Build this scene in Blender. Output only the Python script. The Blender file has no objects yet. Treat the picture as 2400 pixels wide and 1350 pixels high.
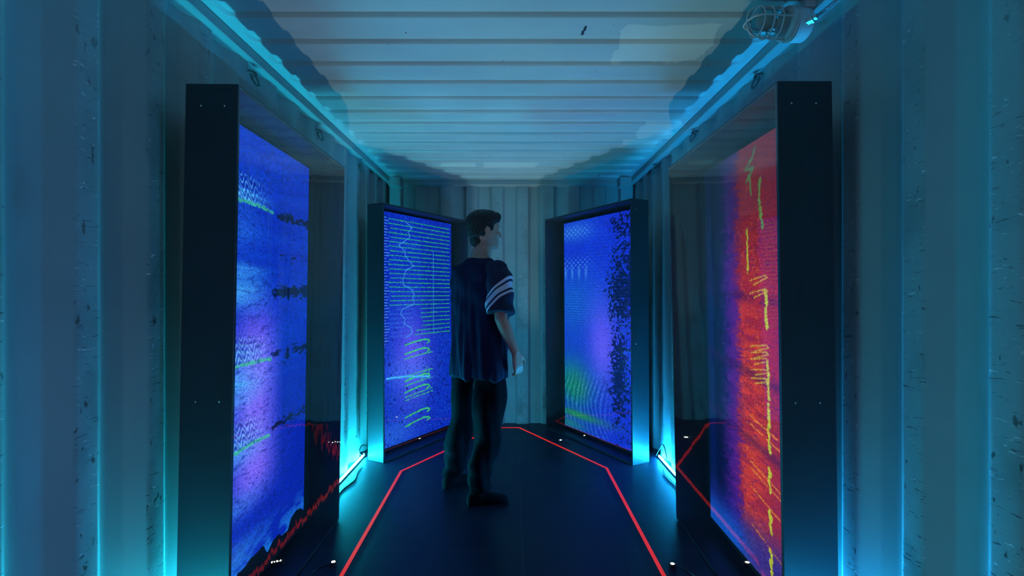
import bpy, math, random
import numpy as np
from mathutils import Vector, Matrix

random.seed(7)
rng = np.random.default_rng(11)
S = bpy.context.scene
C = S.collection
PI = math.pi

# ------------------------------------------------------------------ camera
CAMZ = 1.28
cam_d = bpy.data.cameras.new('camera'); cam = bpy.data.objects.new('camera', cam_d); C.objects.link(cam)
cam.location = (0, 0, CAMZ); cam.rotation_euler = (PI/2, 0, 0)
cam_d.sensor_width = 36; cam_d.lens = 18; cam_d.clip_start = 0.02
cam_d.shift_x = -3/2400; cam_d.shift_y = 11.5/2400
S.camera = cam
# ------------------------------------------------------------------ world, exposure
W = bpy.data.worlds.new('world'); S.world = W; W.use_nodes = True
W.node_tree.nodes['Background'].inputs[0].default_value = (0.02, 0.10, 0.22, 1)
W.node_tree.nodes['Background'].inputs[1].default_value = 0.25
S.view_settings.view_transform = 'Standard'; S.view_settings.look = 'None'
S.view_settings.gamma = 1; S.view_settings.use_curve_mapping = False
S.view_settings.exposure = 0.0
# light strengths, tuned together
STRIP_L = (0.010, 0.55, 0.78); STRIP_R = (0.010, 0.38, 0.92); STRIP_POWER = 720.0
PUCK_COL = (0.95, 1.0, 0.78); PUCK_POWER = 40.0; SPOT_W = 23.0
DOOR_COL = (1.0, 0.78, 0.72); DOOR_W = 2.8
SCREEN_GAIN = 1.0
# dusk daylight falling in through the open door end behind the camera
ld = bpy.data.lights.new('door_daylight', 'AREA'); ld.shape = 'RECTANGLE'; ld.size = 1.2; ld.size_y = 1.1
ld.color = DOOR_COL; ld.energy = DOOR_W
lo = bpy.data.objects.new('door_daylight', ld); C.objects.link(lo)
lo.location = (0.0, -0.88, 0.75); lo.rotation_euler = (PI/2, 0, 0)

# ------------------------------------------------------------------ helpers
def srgb(r, g, b):
    f = lambda c: (c/255/12.92) if c/255 <= .04045 else ((c/255+.055)/1.055)**2.4
    return (f(r), f(g), f(b), 1)

def new_mat(name):
    m = bpy.data.materials.new(name); m.use_nodes = True
    nt = m.node_tree; b = nt.nodes['Principled BSDF']
    return m, nt, b

def pmat(name, col, rough=.5, metal=0, spec=.5, noise=0, nscale=20, bump=0, bscale=40, emit=None, estr=0, coat=0):
    m, nt, b = new_mat(name)
    b.inputs['Base Color'].default_value = (*col[:3], 1)
    b.inputs['Roughness'].default_value = rough
    b.inputs['Metallic'].default_value = metal
    b.inputs['Specular IOR Level'].default_value = spec
    b.inputs['Coat Weight'].default_value = coat
    tc = nt.nodes.new('ShaderNodeTexCoord')
    n = nt.nodes.new('ShaderNodeTexNoise'); n.inputs['Scale'].default_value = nscale; n.inputs['Detail'].default_value = 5
    nt.links.new(tc.outputs['Object'], n.inputs['Vector'])
    if noise:
        r = nt.nodes.new('ShaderNodeMapRange'); r.inputs[1].default_value = .3; r.inputs[2].default_value = .7
        r.inputs[3].default_value = 1-noise; r.inputs[4].default_value = 1+noise
        nt.links.new(n.outputs['Fac'], r.inputs[0])
        mx = nt.nodes.new('ShaderNodeVectorMath'); mx.operation = 'SCALE'
        mx.inputs[0].default_value = col[:3]
        nt.links.new(r.outputs[0], mx.inputs['Scale']); nt.links.new(mx.outputs[0], b.inputs['Base Color'])
    if bump:
        n2 = nt.nodes.new('ShaderNodeTexNoise'); n2.inputs['Scale'].default_value = bscale; n2.inputs['Detail'].default_value = 4
        nt.links.new(tc.outputs['Object'], n2.inputs['Vector'])
        bp = nt.nodes.new('ShaderNodeBump'); bp.inputs['Strength'].default_value = bump; bp.inputs['Distance'].default_value = .01
        nt.links.new(n2.outputs['Fac'], bp.inputs['Height']); nt.links.new(bp.outputs[0], b.inputs['Normal'])
    if emit:
        b.inputs['Emission Color'].default_value = (*emit[:3], 1); b.inputs['Emission Strength'].default_value = estr
    return m

class MB:
    def __init__(s): s.v = []; s.f = []; s.mi = []; s.cur = 0
    def add(s, vs, fs):
        o = len(s.v); s.v += [tuple(v) for v in vs]
        for f in fs: s.f.append(tuple(i+o for i in f)); s.mi.append(s.cur)
    def box(s, a, b):
        x0, y0, z0 = a; x1, y1, z1 = b
        s.hexa([(x0,y0,z0),(x1,y0,z0),(x1,y1,z0),(x0,y1,z0),(x0,y0,z1),(x1,y0,z1),(x1,y1,z1),(x0,y1,z1)])
    def hexa(s, p):
        s.add(p, [(0,3,2,1),(4,5,6,7),(0,1,5,4),(1,2,6,5),(2,3,7,6),(3,0,4,7)])
    def rings(s, rings, cap=True, closed=False):
        n = len(rings[0]); vs = [v for r in rings for v in r]; fs = []
        m = len(rings)
        for i in range(m if closed else m-1):
            j = (i+1) % m
            for k in range(n):
                l = (k+1) % n
                fs.append((i*n+k, i*n+l, j*n+l, j*n+k))
        if cap and not closed:
            fs.append(tuple(range(n-1, -1, -1))); fs.append(tuple((m-1)*n+k for k in range(n)))
        s.add(vs, fs)
    def tube(s, pts, rad, n=10, closed=False):
        pts = [Vector(p) for p in pts]; m = len(pts)
        rad = rad if isinstance(rad, (list, tuple)) else [rad]*m
        rs = []; up = None
        for i, p in enumerate(pts):
            if closed: t = pts[(i+1) % m]-pts[i-1]
            else: t = pts[min(i+1, m-1)]-pts[max(i-1, 0)]
            t.normalize()
            if up is None:
                up = Vector((0,0,1)) if abs(t.z) < .9 else Vector((1,0,0))
            a = t.cross(up)
            if a.length < 1e-5: a = t.orthogonal()
            a.normalize(); b = a.cross(t).normalized(); up = b
            rs.append([p + (a*math.cos(2*PI*k/n)+b*math.sin(2*PI*k/n))*rad[i] for k in range(n)])
        s.rings(rs, closed=closed)
    def lathe(s, o, ax, prof, n=32, cap=True):   # prof: (distance along axis, radius)
        ax = Vector(ax).normalized(); a = ax.orthogonal().normalized(); b = ax.cross(a); o = Vector(o)
        s.rings([[o+ax*h+(a*math.cos(2*PI*k/n)+b*math.sin(2*PI*k/n))*max(r, 1e-4) for k in range(n)] for h, r in prof], cap=cap)
    def ellipsoid(s, c, ax3, r3, n=20, m=12):
        c = Vector(c); A = [Vector(a).normalized() for a in ax3]
        rs = []
        for i in range(m+1):
            th = -PI/2 + PI*i/m; ct, st = max(math.cos(th), .02), math.sin(th)
            rs.append([c+A[0]*(r3[0]*ct*math.cos(2*PI*k/n))+A[1]*(r3[1]*ct*math.sin(2*PI*k/n))+A[2]*(r3[2]*st) for k in range(n)])
        s.rings(rs)
    def build(s, name, mats, parent=None, base=(0,0,0), smooth=None, bevel=0):
        me = bpy.data.meshes.new(name); bx = Vector(base)
        me.from_pydata([tuple(Vector(v)-bx) for v in s.v], [], s.f)
        import bmesh
        bm = bmesh.new(); bm.from_mesh(me); bmesh.ops.recalc_face_normals(bm, faces=bm.faces); bm.to_mesh(me); bm.free()
        for m in (mats if isinstance(mats, (list, tuple)) else [mats]): me.materials.append(m)
        me.polygons.foreach_set('material_index', s.mi)
        ob = bpy.data.objects.new(name, me); C.objects.link(ob)
        if smooth is not None:
            me.polygons.foreach_set('use_smooth', [True]*len(me.polygons))
            if smooth < 180: me.set_sharp_from_angle(angle=math.radians(smooth))
        if bevel:
            b = ob.modifiers.new('bevel', 'BEVEL'); b.width = bevel; b.segments = 2; b.limit_method = 'ANGLE'
        if parent: ob.parent = parent
        else: ob.location = bx
        return ob

def tag(o, label, cat, group=None):
    o['label'] = label; o['category'] = cat
    if group: o['group'] = group
    return o
def struct(o): o['kind'] = 'structure'; return o
def thing(name, label, cat, loc, group=None):
    e = bpy.data.objects.new(name, None); C.objects.link(e); e.location = loc; e.empty_display_size = .1
    return tag(e, label, cat, group)
# ================================================================== SETTING
XL, XR, YB = -1.195, 1.155, 5.0      # inner planes of the side walls, front plane of the end wall
YF = -0.9                            # the open door end behind the camera

def paint_mat(name, wear_axis=None, plane=0.0, roof=False):
    """old greenish white container paint with rust specks and scratches on the ribs that stick out"""
    m, nt, b = new_mat(name); N = nt.nodes.new; L = nt.links.new
    tc = N('ShaderNodeTexCoord'); co = tc.outputs['Object']
    def noise(sc, vec_scale=(1,1,1), det=5, dist=0, off=(0,0,0)):
        mp = N('ShaderNodeMapping'); mp.inputs['Scale'].default_value = vec_scale; mp.inputs['Location'].default_value = off; L(co, mp.inputs[0])
        n = N('ShaderNodeTexNoise'); n.inputs['Scale'].default_value = sc; n.inputs['Detail'].default_value = det; n.inputs['Distortion'].default_value = dist
        L(mp.outputs[0], n.inputs['Vector']); return n.outputs['Fac']
    def rng_(src, a, bb, c=0, d=1):
        r = N('ShaderNodeMapRange'); r.inputs[1].default_value = a; r.inputs[2].default_value = bb; r.inputs[3].default_value = c; r.inputs[4].default_value = d
        L(src, r.inputs[0]); return r.outputs[0]
    def mul(a, bb):
        q = N('ShaderNodeMath'); q.operation = 'MULTIPLY'
        for i, x in enumerate((a, bb)):
            if isinstance(x, (int, float)): q.inputs[i].default_value = x
            else: L(x, q.inputs[i])
        return q.outputs[0]
    def mix(fac, a, bb):
        q = N('ShaderNodeMix'); q.data_type = 'RGBA'; L(fac, q.inputs[0])
        for i, x in ((6, a), (7, bb)):
            if isinstance(x, tuple): q.inputs[i].default_value = x
            else: L(x, q.inputs[i])
        return q.outputs[2]
    base, dull = ((.48, .62, .62, 1), (.42, .54, .55, 1)) if roof else ((.38, .48, .48, 1), (.32, .40, .41, 1))
    col = mix(rng_(noise(1.7), .35, .65), base, dull)
    sep = N('ShaderNodeSeparateXYZ'); L(co, sep.inputs[0])
    if wear_axis is not None:
        q = N('ShaderNodeMath'); q.operation = 'SUBTRACT'; L(sep.outputs[wear_axis], q.inputs[0]); q.inputs[1].default_value = plane
        ab = N('ShaderNodeMath'); ab.operation = 'ABSOLUTE'; L(q.outputs[0], ab.inputs[0])
        onrib = rng_(ab.outputs[0], .0015, .006, 1, 0)
        zlow = rng_(sep.outputs[2], .2, 2.2, 1, .35)
        wear = mul(onrib, zlow)
        grime = mul(wear, rng_(noise(5, (1,1,.8), 6), .48, .62))
        col = mix(mul(grime, .55), col, (.13, .15, .14, 1))
        scr = mul(wear, rng_(noise(16, (1, 1, 7), 5, 1.4), .63, .67))      # sideways scrapes
        col = mix(mul(scr, .9), col, (.055, .03, .022, 1))
        spots = mul(wear, rng_(noise(38, (1,1,.55), 3), .66, .70))
        col = mix(spots, col, (.07, .03, .02, 1))
        bare = mul(onrib, rng_(noise(22, (1, 1, 5), 5, 1.2, (3,1,5)), .665, .69))
        col = mix(mul(bare, .8), col, (.85, .88, .88, 1))
        stain = rng_(noise(3.1, (1,1,.6), 3, 0, (4,2,9)), .66, .72)
        col = mix(mul(stain, .35), col, (.30, .28, .24, 1))
    if roof:
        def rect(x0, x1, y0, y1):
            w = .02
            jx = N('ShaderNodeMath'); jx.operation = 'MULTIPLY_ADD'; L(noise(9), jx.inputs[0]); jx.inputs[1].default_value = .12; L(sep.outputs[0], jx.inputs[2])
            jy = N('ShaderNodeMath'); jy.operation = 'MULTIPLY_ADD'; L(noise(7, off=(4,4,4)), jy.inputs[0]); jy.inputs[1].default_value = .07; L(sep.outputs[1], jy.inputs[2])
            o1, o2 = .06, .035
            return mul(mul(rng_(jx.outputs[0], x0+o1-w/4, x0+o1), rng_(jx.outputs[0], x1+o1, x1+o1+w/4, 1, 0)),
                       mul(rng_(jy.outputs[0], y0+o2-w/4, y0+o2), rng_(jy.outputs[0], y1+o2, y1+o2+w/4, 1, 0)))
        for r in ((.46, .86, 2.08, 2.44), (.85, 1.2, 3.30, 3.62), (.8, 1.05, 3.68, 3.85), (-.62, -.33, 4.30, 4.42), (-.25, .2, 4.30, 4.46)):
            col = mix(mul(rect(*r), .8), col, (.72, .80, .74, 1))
        # dark scrape on the roof sheet
        mk = mul(mul(rng_(sep.outputs[0], .288, .291), rng_(sep.outputs[0], .300, .303, 1, 0)), mul(rng_(sep.outputs[1], 2.085, 2.09), rng_(sep.outputs[1], 2.20, 2.205, 1, 0)))
        col = mix(mul(mk, rng_(noise(45, (1,.4,1), 4), .45, .55)), col, (.02, .03, .03, 1))
        sp = rng_(noise(30, det=2, off=(8,8,1)), .76, .78)
        col = mix(sp, col, (.12, .10, .08, 1))
    L(col, b.inputs['Base Color'])
    L(rng_(noise(6), .3, .7, .36 if roof else .45, .42 if roof else .6), b.inputs['Roughness']); b.inputs['Specular IOR Level'].default_value = .5 if roof else .28
    bp = N('ShaderNodeBump'); bp.inputs['Strength'].default_value = .22 if roof else .12; bp.inputs['Distance'].default_value = .02
    L(noise(3.5, (1,1,.5) if not roof else (.6, 2.2, 1), 3), bp.inputs['Height']); L(bp.outputs[0], b.inputs['Normal'])
    return m

m_wl = paint_mat('container_paint_left', 0, XL); m_wr = paint_mat('container_paint_right', 0, XR)
m_wb = paint_mat('container_paint_end', 1, YB); m_rf = paint_mat('container_paint_roof', roof=True)
m_rail = paint_mat('container_paint_rail')

def round_profile(pts, r=.007, seg=3):
    out = [pts[0]]
    for i in range(1, len(pts)-1):
        p, a, c = Vector(pts[i]), Vector(pts[i-1]), Vector(pts[i+1])
        d1, d2 = (a-p).normalized(), (c-p).normalized()
        q0, q1 = p+d1*r, p+d2*r
        for k in range(seg+1):
            t = k/seg; out.append(tuple((q0*(1-t)*(1-t)+p*2*t*(1-t)+q1*t*t)))
    out.append(pts[-1]); return out

def sheet(prof, z0, z1, outdir, name, mat):
    """corrugated steel sheet of 3 mm: prof = (x, y) points along the wall"""
    mb = MB(); o = Vector((*outdir, 0))*.003; n = len(prof)
    vs = [(x, y, z) for (x, y) in prof for z in (z0, z1)] + [(x+o.x, y+o.y, z) for (x, y) in prof for z in (z0, z1)]
    fs = []
    for i in range(n-1):
        a, b_ = 2*i, 2*i+2; c, d = a+2*n, b_+2*n
        fs += [(a, b_, b_+1, a+1), (c, c+1, d+1, d), (a, c, d, b_), (a+1, b_+1, d+1, c+1)]
    fs += [(0, 1, 2*n+1, 2*n), (2*n-2, 4*n-2, 4*n-1, 2*n-1)]
    mb.add(vs, fs); return struct(mb.build(name, mat, smooth=20))

def side_profile(X, sgn, far_edge):          # sgn +1: outward is +x
    pts = []; pitch = .278; k = math.floor((YF-far_edge)/pitch)-1
    while True:
        e = far_edge+k*pitch                 # far end of the inner flat
        for (dy, dx) in ((-.072, 0), (0, 0), (.068, .036), (.138, .036)):
            y = e+dy
            if YF-.02 < y < YB+.04: pts.append((X+sgn*dx, y))
        if e > YB+.1: break
        k += 1
    return round_profile(pts)
sheet(side_profile(XL, -1, 1.475), 0, 2.335, (-1, 0), 'wall_left', m_wl)
sheet(side_profile(XR, 1, 1.518), 0, 2.335, (1, 0), 'wall_right', m_wr)
pts = []; x = -1.22; k = 0
while x < 1.2:
    dy = .036 if k % 2 else 0
    pts += [(x+.011, YB+dy), (x+.125-.011, YB+dy)]; x += .125; k += 1
sheet(round_profile(pts, .004), 0, 2.335, (0, 1), 'wall_back', m_wb)

# roof: pressed sheet, one rounded pocket every 0.2155 m
H0, HD, PITCH, FAR = 2.372, .018, .2155, 2.028
xs = sorted(set([round(v, 4) for v in list(np.linspace(-1.20, -1.02, 25)) + list(np.linspace(-.9, .85, 8)) + list(np.linspace(.97, 1.16, 25))]))
ys = []; k = -14
while True:
    e = FAR+k*PITCH
    for d in (-.122, -.118, -.113, -.108, -.104, -.100, -.085, -.05, -.025, -.016, -.012, -.008, -.004, 0, .004, .05): ys.append(e+d)
    if e > YB: break
    k += 1
ys = [y for y in ys if YF <= y <= YB+.06]
def pocket(x, y):
    k = round((y-(FAR-.059))/PITCH); cy = FAR-.059+k*PITCH
    cxm, hx, hy, rc = (XL+XR)/2, (XR-XL)/2-.055, .059, .05
    dx, dy = abs(x-cxm)-(hx-rc), abs(y-cy)-(hy-rc)
    sd = math.hypot(max(dx, 0), max(dy, 0))+min(max(dx, dy), 0)-rc
    t = min(max(-sd/.014, 0), 1); return t*t*(3-2*t)
mb = MB(); nx, ny = len(xs), len(ys)
top = [(x, y, H0+HD*pocket(x, y)) for y in ys for x in xs]
mb.add(top, [(j*nx+i, j*nx+i+1, (j+1)*nx+i+1, (j+1)*nx+i) for j in range(ny-1) for i in range(nx-1)])
roof = struct(mb.build('ceiling', m_rf, smooth=40))
so = roof.modifiers.new('thickness', 'SOLIDIFY'); so.thickness = .003; so.offset = 1 if roof.data.polygons[0].normal.z < 0 else -1
so.offset = -1

# rails where the walls meet the roof
def rail(name, X, sgn, inn):
    mb = MB(); xi = X-sgn*inn; xo = X+sgn*.05
    prof = [(xo, 2.320), (xi+sgn*.004, 2.320), (xi, 2.324), (xi, 2.364), (xi+sgn*.004, 2.368), (xo, 2.3705)]
    mb.rings([[(x, y, z) for x, z in prof] for y in (YF, YB+.04)]); return struct(mb.build(name, m_rail))
rail('trim_1', XL, -1, .032); rail('trim_2', XR, 1, .045)
mb = MB(); mb.box((XL+.02, 4.925, 2.322), (XR-.02, 5.06, 2.370)); struct(mb.build('trim_3', m_rail, bevel=.004))
for i, (x0, x1, px0, px1) in enumerate(((-1.172, -1.06, -1.195, -1.085), (1.0, 1.115, 1.035, 1.155))):
    mb = MB(); mb.box((x0, 4.80, 2.285), (x1, 4.93, 2.369)); struct(mb.build('trim_%d' % (4+i), m_rail, bevel=.004))
    mb = MB(); mb.box((px0, 4.932, 0), (px1, 5.03, 2.318)); struct(mb.build('trim_%d' % (6+i), m_rail, bevel=.006))

# floor: black vinyl sheets with seams
m, nt, b = new_mat('black_vinyl'); N = nt.nodes.new; L = nt.links.new
tc = N('ShaderNodeTexCoord'); sp = N('ShaderNodeSeparateXYZ'); L(tc.outputs['Object'], sp.inputs[0])
def band(src, c, w):
    a = N('ShaderNodeMath'); a.operation = 'SUBTRACT'; L(src, a.inputs[0]); a.inputs[1].default_value = c
    q = N('ShaderNodeMath'); q.operation = 'ABSOLUTE'; L(a.outputs[0], q.inputs[0])
    r = N('ShaderNodeMapRange'); r.inputs[1].default_value = w*.6; r.inputs[2].default_value = w; r.inputs[3].default_value = 1; r.inputs[4].default_value = 0
    L(q.outputs[0], r.inputs[0]); return r.outputs[0]
mx = N('ShaderNodeMath'); mx.operation = 'MAXIMUM'; L(band(sp.outputs[1], 2.545, .004), mx.inputs[0]); L(band(sp.outputs[0], .045, .003), mx.inputs[1])
nz = N('ShaderNodeTexNoise'); nz.inputs['Scale'].default_value = 2.2; nz.inputs['Detail'].default_value = 8; nz.inputs['Distortion'].default_value = .8; L(tc.outputs['Object'], nz.inputs[0])
cr = N('ShaderNodeValToRGB'); cr.color_ramp.elements[0].color = (.010, .019, .045, 1); cr.color_ramp.elements[1].color = (.017, .029, .064, 1)
cr.color_ramp.elements[0].position = .35; cr.color_ramp.elements[1].position = .7; L(nz.outputs['Fac'], cr.inputs[0])
sc = N('ShaderNodeTexNoise'); sc.inputs['Scale'].default_value = 8; sc.inputs['Detail'].default_value = 4; sc.inputs['Distortion'].default_value = 1.5
mp = N('ShaderNodeMapping'); mp.inputs['Scale'].default_value = (1, 3, 1); L(tc.outputs['Object'], mp.inputs[0]); L(mp.outputs[0], sc.inputs[0])
sr = N('ShaderNodeMapRange'); sr.inputs[1].default_value = .70; sr.inputs[2].default_value = .78; sr.inputs[4].default_value = .6; L(sc.outputs['Fac'], sr.inputs[0])
m1 = N('ShaderNodeMix'); m1.data_type = 'RGBA'; L(sr.outputs[0], m1.inputs[0]); L(cr.outputs[0], m1.inputs[6]); m1.inputs[7].default_value = (.03, .05, .08, 1)
m2 = N('ShaderNodeMix'); m2.data_type = 'RGBA'; L(mx.outputs[0], m2.inputs[0]); L(m1.outputs[2], m2.inputs[6]); m2.inputs[7].default_value = (.03, .05, .09, 1)
L(m2.outputs[2], b.inputs['Base Color'])
rr = N('ShaderNodeMapRange'); rr.inputs[1].default_value = .3; rr.inputs[2].default_value = .7; rr.inputs[3].default_value = .38; rr.inputs[4].default_value = .5; L(nz.outputs['Fac'], rr.inputs[0]); L(rr.outputs[0], b.inputs['Roughness'])
b.inputs['Specular IOR Level'].default_value = .35
mb = MB(); mb.box((XL-.05, YF, -.03), (XR+.05, YB+.05, 0)); struct(mb.build('floor', m))
# ================================================================== SCREEN PICTURES (colour per vertex of the lit panels)
PW, PH = 230, 500
def vnoise(nx, ny, seed=0, w=PW, h=PH):
    g = np.random.default_rng(seed).random((ny+2, nx+2))
    yy = np.linspace(0, ny, h, endpoint=False); xx = np.linspace(0, nx, w, endpoint=False)
    y0 = yy.astype(int); x0 = xx.astype(int); fy = (yy-y0)[:, None]; fx = (xx-x0)[None]
    fy = fy*fy*(3-2*fy); fx = fx*fx*(3-2*fx)
    a = g[y0][:, x0]; b = g[y0][:, x0+1]; c = g[y0+1][:, x0]; d = g[y0+1][:, x0+1]
    return (a*(1-fx)+b*fx)*(1-fy)+(c*(1-fx)+d*fx)*fy
def sst(x, a, b): t = np.clip((x-a)/(b-a), 0, 1); return t*t*(3-2*t)
U = np.linspace(0, 1, PW)[None].repeat(PH, 0); V = np.linspace(0, 1, PH)[:, None].repeat(PW, 1)
ASP = 1.89/.88
def blend(c, m, col): return c*(1-m[..., None])+np.array(col, float)/255*m[..., None]
def gauss(u, v, su, sv): return np.exp(-((U-u)/su)**2-((V-v)/sv)**2)
def stroke(c, pts, w, col, amt=1.0, rough=.0, seed=0):
    d = np.full((PH, PW), 9.0)
    for (u0, v0), (u1, v1) in zip(pts[:-1], pts[1:]):
        ax, ay = u0, v0*ASP; bx, by = u1, v1*ASP; px, py = U, V*ASP
        L2 = (bx-ax)**2+(by-ay)**2+1e-9
        t = np.clip(((px-ax)*(bx-ax)+(py-ay)*(by-ay))/L2, 0, 1)
        d = np.minimum(d, np.hypot(px-ax-t*(bx-ax), py-ay-t*(by-ay)))
    if rough: d = d+(vnoise(70, 250, seed)-.5)*rough
    return blend(c, (1-sst(d, w*.55, w*1.15))*amt, col)
def base(col): return np.ones((PH, PW, 3))*np.array(col, float)/255

def pic_left_near():         # u: 0 near edge, 1 far edge
    c = base((4, 34, 170))
    c = blend(c, .5*vnoise(3, 60, 1)*(V > .45), (10, 70, 205))
    c = blend(c, np.clip(1.25-abs(U-.33)/.27, 0, 1)*sst(V, .14, .26)*sst(-V, -.70, -.50)*.97, (122, 96, 244))
    for (v, s, a) in ((.86, .012, .8), (.795, .05, .35), (.70, .018, .7), (.655, .035, .95), (.52, .02, .5), (.455, .045, .9), (.315, .035, .7), (.20, .03, .45), (.10, .03, .5)):
        c = blend(c, np.exp(-((V-v)/s)**2)*sst(-U, -.62, -.1)*a*(.6+.4*vnoise(6, 200, int(v*900))), (70, 175, 245))
    for v in (.845, .497, .317):
        c = stroke(c, [(0, v), (.30, v+.003), (.5, v-.002)], .010, (60, 190, 140), .8, .012, int(v*100))
        wv = np.sin((V*1000+10*np.sin(U*70+V*60)+5*vnoise(20, 80, int(v*50)))*.42+U*14)*sst(V, v, v+.008)*sst(-V, -v-.075, -v-.045)*sst(-U, -.55, -.2)
        c = blend(c, np.clip(wv, 0, 1)*.6, (110, 210, 240)); c = blend(c, np.clip(-wv, 0, 1)*.45, (6, 22, 120))
    n = vnoise(28, 240, 5); n2 = vnoise(10, 90, 6)
    blot = np.clip(np.exp(-((V-.655)/.022)**2)+.8*np.exp(-((V-.84)/.02)**2)*(U > .55)+.7*np.exp(-((V-.50)/.03)**2)+.75*np.exp(-((V-.33)/.02)**2)+.6*np.exp(-((V-.74)/.02)**2)+.4*np.exp(-((V-.12)/.04)**2), 0, 1)*sst(U, .38, .62)
    c = blend(c, sst(blot*.75+n*.5+n2*.2, .78, .92)*.95, (2, 10, 48))
    c = blend(c, sst(n, .62, .95)*.4, (3, 18, 110))
    c = blend(c, sst(-V, -.14, -.03)*sst(n2+n*.4, .5, .9)*.8, (30, 130, 220))
    edge = V < .035+.03*vnoise(16, 1, 9)
    c[edge] = (.0, .01, .03)
    return c

def pic_left_far():
    c = base((8, 36, 178)); n = vnoise(120, 260, 21); n2 = vnoise(50, 110, 22)
    c = blend(c, sst(n, .45, .95)*.55, (30, 110, 235))
    c = blend(c, gauss(.38, .36, .26, .22)*.95, (96, 84, 240))
    c = blend(c, gauss(.30, .30, .30, .06)*.5, (60, 110, 250))
    c = blend(c, gauss(.12, .04, .3, .08)*.5, (50, 130, 240))
    c = blend(c, sst(V, .47, .50)*gauss(.8, .7, .3, .4)*.6, (4, 22, 150))
    c = blend(c, sst(n2, .78, .9)*(.85-.6*(V > .5))*sst(-V, -.95, -.2), (6, 18, 110))
    for i in range(27):
        v = .972-i*.0195-(.0*i); s = 0.06 if v > .60 else (.5 if v > .5 else .42)
        e = .97
        c = stroke(c, [(s+.05*random.random(), v), (e, v-.0)], .0052, (40, 170, 110), .9, .006, i)
        if v <= .62: c = stroke(c, [(.06+.1*random.random(), v), (.4, v)], .004, (50, 140, 220), .5, .006, i+50)
    for i in range(44):
        v = .975-i*.0125; c = stroke(c, [(0, v), (.02+.06*random.random(), v)], .0045, (70, 140, 240), .9)
        c = stroke(c, [(0, v+.006), (.065, v+.006)], .004, (3, 14, 90), .8)
    wig = [(.30+.07*math.sin(i*.9)+.04*math.sin(i*2.3)+(.05 if 12 < i < 18 else 0), .97-i*.0215) for i in range(25)]
    c = stroke(c, wig, .006, (70, 160, 230), .75, .004, 3)
    c = stroke(c, [(.70, .85), (.70, .46)], .005, (60, 150, 235), .7)
    g = (60, 200, 110)
    for v in (.435, .395, .275, .225, .115, .075):
        c = stroke(c, [(.28, v-.012), (.42, v-.002), (.55, v+.004), (.62, v), (.64, v-.008), (.60, v-.014)], .009, g, .95, .008, int(v*999))
    for v in (.37, .29, .25, .20, .185):
        c = stroke(c, [(.28, v-.008), (.46, v), (.68, v+.006)], .006, g, .8, .010, int(v*777))
    c = stroke(c, [(.60, .31), (.50, .25)], .006, g, .6, .008, 4); c = stroke(c, [(.63, .30), (.63, .27)], .008, g, .7)
    c = stroke(c, [(.04, .292), (.3, .284), (.64, .262)], .011, (70, 190, 250), .9, .006, 8)
    return c

def pic_right_far():         # u: 0 left (far) edge, 1 near edge
    c = base((14, 48, 205))
    c = blend(c, sst(U, .3, 1)*sst(V, .6, 1)*.5, (20, 40, 200))
    ln = .5+.5*np.sin(V*PH*1.05)
    c = blend(c, gauss(.12, .60, .42, .16)*.8, (28, 120, 215))
    c = blend(c, gauss(.15, .95, .3, .05)*.5, (50, 140, 230))
    c = blend(c, ln*gauss(.1, .58, .4, .17)*.55, (6, 40, 170))
    c = blend(c, gauss(.55, .42, .20, .20)*.95, (96, 88, 245))
    c = blend(c, gauss(.10, .24, .30, .13)*.9, (12, 120, 150)); c = blend(c, gauss(.14, .20, .24, .08)*.95, (14, 130, 90))
    n_m = vnoise(30, 160, 88)
    mo = np.sin((U*46+3*np.sin(V*14)+10*V+2.5*vnoise(5, 12, 89))*2.4+n_m*2)*sst(-V, -.33, -.2)*sst(-U, -.75, -.5)
    c = blend(c, np.clip(mo, 0, 1)*.35*(.3+n_m), (90, 160, 250)); c = blend(c, np.clip(-mo, 0, 1)*.3, (4, 30, 130))
    c = blend(c, gauss(.2, .075, .4, .02)*.8, (30, 150, 70)); c = blend(c, gauss(.05, .02, .3, .03)*.6, (30, 150, 90))
    dots = np.clip(np.sin(U*95)*np.sin(V*260), 0, 1)*sst(-U, -.5, -.3)*(np.exp(-((V-.80)/.035)**2)+np.exp(-((V-.95)/.03)**2))
    c = blend(c, np.clip(dots, 0, 1)*.6, (110, 190, 240))
    drip = np.clip(np.sin(U*62), 0, 1)*sst(-U, -.45, -.3)*np.exp(-((V-.755)/.03)**2)
    c = blend(c, drip*.6, (80, 160, 240))
    n = vnoise(74, 190, 31); n2 = vnoise(34, 90, 32); n3 = vnoise(10, 30, 33)
    dens = sst(U, .42, .8)*(.50+.45*np.exp(-((V-.68)/.09)**2)+.55*np.exp(-((V-.33)/.2)**2)*np.exp(-((U-.72)/.13)**2)*1.3+.25*(V > .55))
    c = blend(c, sst(dens*.72+n*.62+n2*.42+n3*.12, 1.10, 1.17)*.97, (2, 12, 60))
    c = blend(c, gauss(.74, .24, .14, .05)*.8*sst(n2, .3, .7), (3, 14, 60))
    c = blend(c, sst(n, .7, .95)*.25*sst(U, .3, .6), (90, 120, 250))
    return c

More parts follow.
